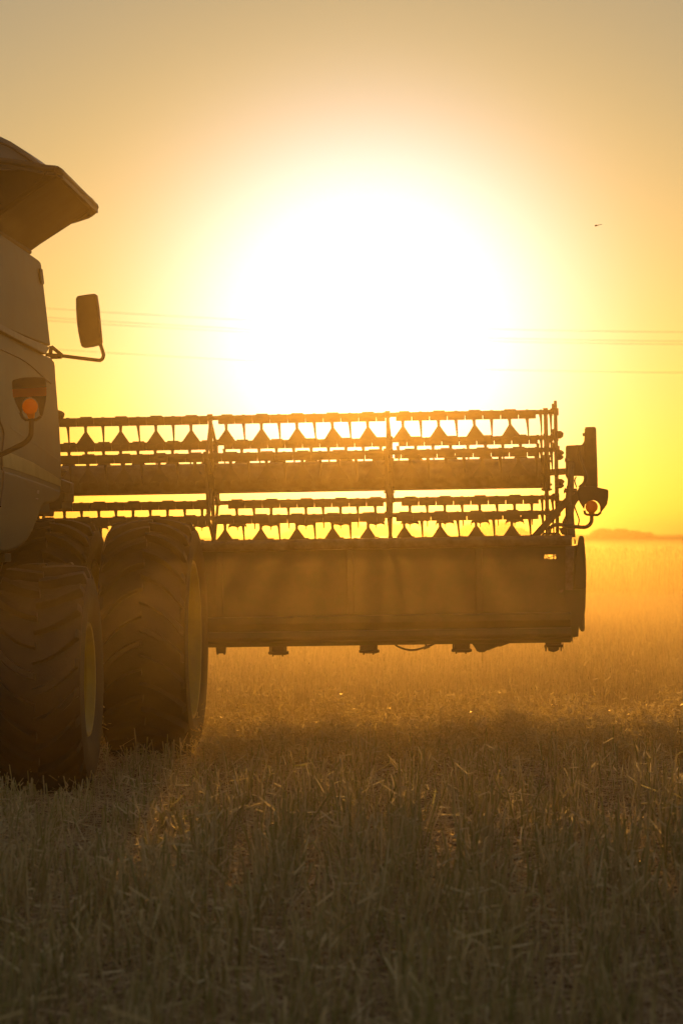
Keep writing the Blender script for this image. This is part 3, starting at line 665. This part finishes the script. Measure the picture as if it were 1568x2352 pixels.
p = np.stack([x, Y, rng.exponential(.05, n2)+.01], 1); d = rng.normal(size=(n2, 3)); d[:, 2] += .4
c_, f_, r__ = strips(p, d, rng.uniform(.02, .09, n2), rng.uniform(.003, .010, n2), rng.beta(3, 1.5, n2))
o = np_mesh('tall_stubble', np.concatenate([co, c_]), 4, np.concatenate([fs, f_ + len(co)]), np.concatenate([rv, r__]), m_weed)
tag(o, 'thin upright stubble beyond the windrow, glowing in the haze', kind='stuff')
# --- standing crop
cy = np.concatenate([np.linspace(91, 130, 60), np.geomspace(134, 2400, 50)]); cx = np.concatenate([np.linspace(-380, -34, 16), np.linspace(-32, 32, 170), np.linspace(34, 380, 16)])
CX, CY = np.meshgrid(cx, cy); CZ = .86 + .06*vnoise(CX, CY, .8, 31) + .05*vnoise(CX, CY, 3, 32) - .8*(CY < 91.01) + .68*np.clip((CY-115)/260, 0, 1)**2*(3 - 2*np.clip((CY-115)/260, 0, 1))
nx, ny = len(cx), len(cy); ii = (np.arange(ny-1)[:, None]*nx + np.arange(nx-1)).ravel()
co = np.stack([CX.ravel(), CY.ravel(), CZ.ravel()], 1); fs = np.stack([ii, ii+1, ii+nx+1, ii+nx], 1)
n = 130000
Y = 88.5 + np.abs(rng.normal(0, 1, n))*np.where(rng.uniform(size=n) < .55, 2.2, 34); x = rng.uniform(-1, 1, n)*(3+Y*.135)
hh = rng.uniform(.82, 1.12, n)*(1+.08*vnoise(x, Y, 1.4, 33)) + (rng.uniform(size=n) < .10)*rng.uniform(0, .34, n); ln = rng.normal(0, .06, (n, 2))
b0 = np.stack([x, Y, np.zeros(n)], 1); t0 = b0 + np.stack([ln[:, 0]*hh, ln[:, 1]*hh, hh], 1)
c_, f_, r__ = stalks(b0, t0, rng.uniform(.003, .006, n), rng.uniform(.006, .022, n), rng.beta(2, 2, n))
o = np_mesh('standing_crop', np.concatenate([co, c_]), 4, np.concatenate([fs, f_ + len(co)]), np.concatenate([rng.uniform(.3, .6, len(co)), r__]), m_crop)
tag(o, 'uncut golden crop standing from mid field to the horizon', kind='stuff')
# --- far woods
m_leaf = straw_mat('far_leaf', [(0, (.05, .07, .02)), (1, (.10, .11, .035))], .3)
def wood(name, Y, x0, x1, ytop, lab, seed):
    r_ = np.random.default_rng(seed); cos, fss, rvs = [], [], []; off = 0
    pl, pr = at(x0, 1228, Y).x, at(x1, 1228, Y).x; H = at(x0, ytop, Y).z
    nb = max(7, int((pr-pl)/1.3))
    for i in range(nb):
        t = (i+.5)/nb; cxx = pl + (pr-pl)*t + r_.normal(0, .3); prof = (math.sin(math.pi*min(max(t, .04), .96)))**.35
        hh = H*prof*r_.uniform(.78, 1.03); rad = r_.uniform(1.0, 1.8)*Y/330
        n = 1500; q = r_.normal(size=(n, 3)); q /= np.linalg.norm(q, axis=1, keepdims=True); q *= (r_.uniform(size=(n, 1))**.4)
        p = np.array([cxx, Y + r_.normal(0, 1.5), hh*.56]) + q*np.array([rad, rad, hh*.46])
        p = p[p[:, 2] > .2]
        global rng; keep_rng = rng; rng = r_
        c, f, v = strips(p, r_.normal(size=p.shape), r_.uniform(.15, .4, len(p)), r_.uniform(.12, .3, len(p)), r_.uniform(size=len(p)))
        rng = keep_rng
        cos.append(c); fss.append(f+off); rvs.append(v); off += len(c)
    o = np_mesh(name, np.concatenate(cos), 4, np.concatenate(fss), np.concatenate(rvs), m_leaf); tag(o, lab, kind='stuff')
wood('far_wood', 300, 1350, 1520, 1206, 'low rounded wood on the horizon right of the header', 1)
wood('far_wood', 300, 1030, 1238, 1194, 'pale hazy line of trees on the horizon behind the right end of the reel', 2)
wood('far_wood', 460, 640, 985, 1196, 'faint treeline on the horizon behind the middle of the reel', 3)

# ================================================================== HAZE
hz = MB().box((-420, -35, -1), (420, 2600, 5.06)).build('haze', None or M['wire']); hz.data.materials.clear()
m = bpy.data.materials.new('haze'); nt, N, L = nodes_of(m)
out = N.new('ShaderNodeOutputMaterial'); pv = N.new('ShaderNodeVolumePrincipled'); L.new(pv.outputs[0], out.inputs['Volume'])
pv.inputs['Color'].default_value = (.078, .065, .045, 1); pv.inputs['Density'].default_value = .0028; pv.inputs['Anisotropy'].default_value = .95
hz.data.materials.append(m); tag(hz, 'golden dusty haze hanging over the field', kind='stuff')
# low dusty layer added to veil ground and header, its top below eye level
du = MB().box((-70, 7.5, -.6), (70, 96, 1.63)).build('dust_veil', M['wire']); du.data.materials.clear()
m = bpy.data.materials.new('dust_veil'); nt, N, L = nodes_of(m)
out = N.new('ShaderNodeOutputMaterial'); pv = N.new('ShaderNodeVolumePrincipled'); L.new(pv.outputs[0], out.inputs['Volume'])
pv.inputs['Color'].default_value = (.95, .80, .54, 1); pv.inputs['Density'].default_value = .00095; pv.inputs['Anisotropy'].default_value = .93
du.data.materials.append(m); tag(du, 'low dusty layer added over the stubble to veil the ground and header', kind='stuff')

# ================================================================== SKY AND SUN
elev = math.asin(SUN_DIR.z); azim = math.atan2(SUN_DIR.x, SUN_DIR.y)
w = bpy.data.worlds.new('World'); scene.world = w; w.use_nodes = True
nt = w.node_tree; N, L = nt.nodes, nt.links; N.clear()
out = N.new('ShaderNodeOutputWorld'); bg = N.new('ShaderNodeBackground'); L.new(bg.outputs[0], out.inputs[0])
sky = N.new('ShaderNodeTexSky'); sky.sky_type = 'NISHITA'; sky.sun_disc = False
sky.sun_elevation = elev; sky.sun_rotation = azim; sky.air_density = 1.0; sky.dust_density = 0.32; sky.ozone_density = 1.0
bg.inputs['Strength'].default_value = .059
SKYMUL = (1, 1, 1)
geo = N.new('ShaderNodeTexCoord'); dot = N.new('ShaderNodeVectorMath'); dot.operation = 'DOT_PRODUCT'; dot.inputs[1].default_value = SUN_DIR
L.new(geo.outputs['Generated'], dot.inputs[0])
def mth(op, a, b=None):
    n_ = N.new('ShaderNodeMath'); n_.operation = op
    for i, q in enumerate((a, b)):
        if q is None: continue
        if isinstance(q, (int, float)): n_.inputs[i].default_value = q
        else: L.new(q, n_.inputs[i])
    return n_.outputs[0]
ang = mth('ARCCOSINE', mth('MINIMUM', dot.outputs['Value'], .9999999))
deg = mth('MULTIPLY', ang, 180/math.pi)
def vmul(col, fac):
    n_ = N.new('ShaderNodeVectorMath'); n_.operation = 'SCALE'; n_.inputs[0].default_value = col; L.new(fac, n_.inputs['Scale']); return n_.outputs[0]
def vadd(a, b):
    n_ = N.new('ShaderNodeVectorMath'); n_.operation = 'ADD'; L.new(a, n_.inputs[0]); L.new(b, n_.inputs[1]); return n_.outputs[0]
acc = sky.outputs[0]
# circumsolar aureole of the dusty air, fixed in the world round the sun's direction: (colour, width in degrees, power)
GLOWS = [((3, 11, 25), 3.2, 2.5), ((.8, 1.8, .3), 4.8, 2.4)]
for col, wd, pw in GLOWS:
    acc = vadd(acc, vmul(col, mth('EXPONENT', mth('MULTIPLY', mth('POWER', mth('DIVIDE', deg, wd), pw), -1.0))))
# fill added to the unseen sky dome; the single-scattering model leaves the foreground dark
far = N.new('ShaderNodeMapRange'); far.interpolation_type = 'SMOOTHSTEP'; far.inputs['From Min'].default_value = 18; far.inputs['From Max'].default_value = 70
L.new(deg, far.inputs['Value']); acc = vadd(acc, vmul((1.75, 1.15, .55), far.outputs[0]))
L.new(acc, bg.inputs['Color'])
sl = bpy.data.lights.new('sun', 'SUN'); sl.energy = 5.0; sl.angle = R(.5); sl.color = (1, .44, .06)
so = bpy.data.objects.new('sun', sl); COL.objects.link(so); so.matrix_world = Matrix.Translation((0, 0, 30)) @ SUN_DIR.to_track_quat('Z', 'Y').to_matrix().to_4x4()

vs = scene.view_settings; vs.view_transform = 'Standard'; vs.look = 'None'; vs.exposure = 0; vs.gamma = 1
cy_ = scene.cycles; cy_.volume_bounces = 1; cy_.max_bounces = 6; cy_.diffuse_bounces = 3; cy_.transmission_bounces = 4; cy_.use_denoising = True
cy_.volume_max_steps = 64
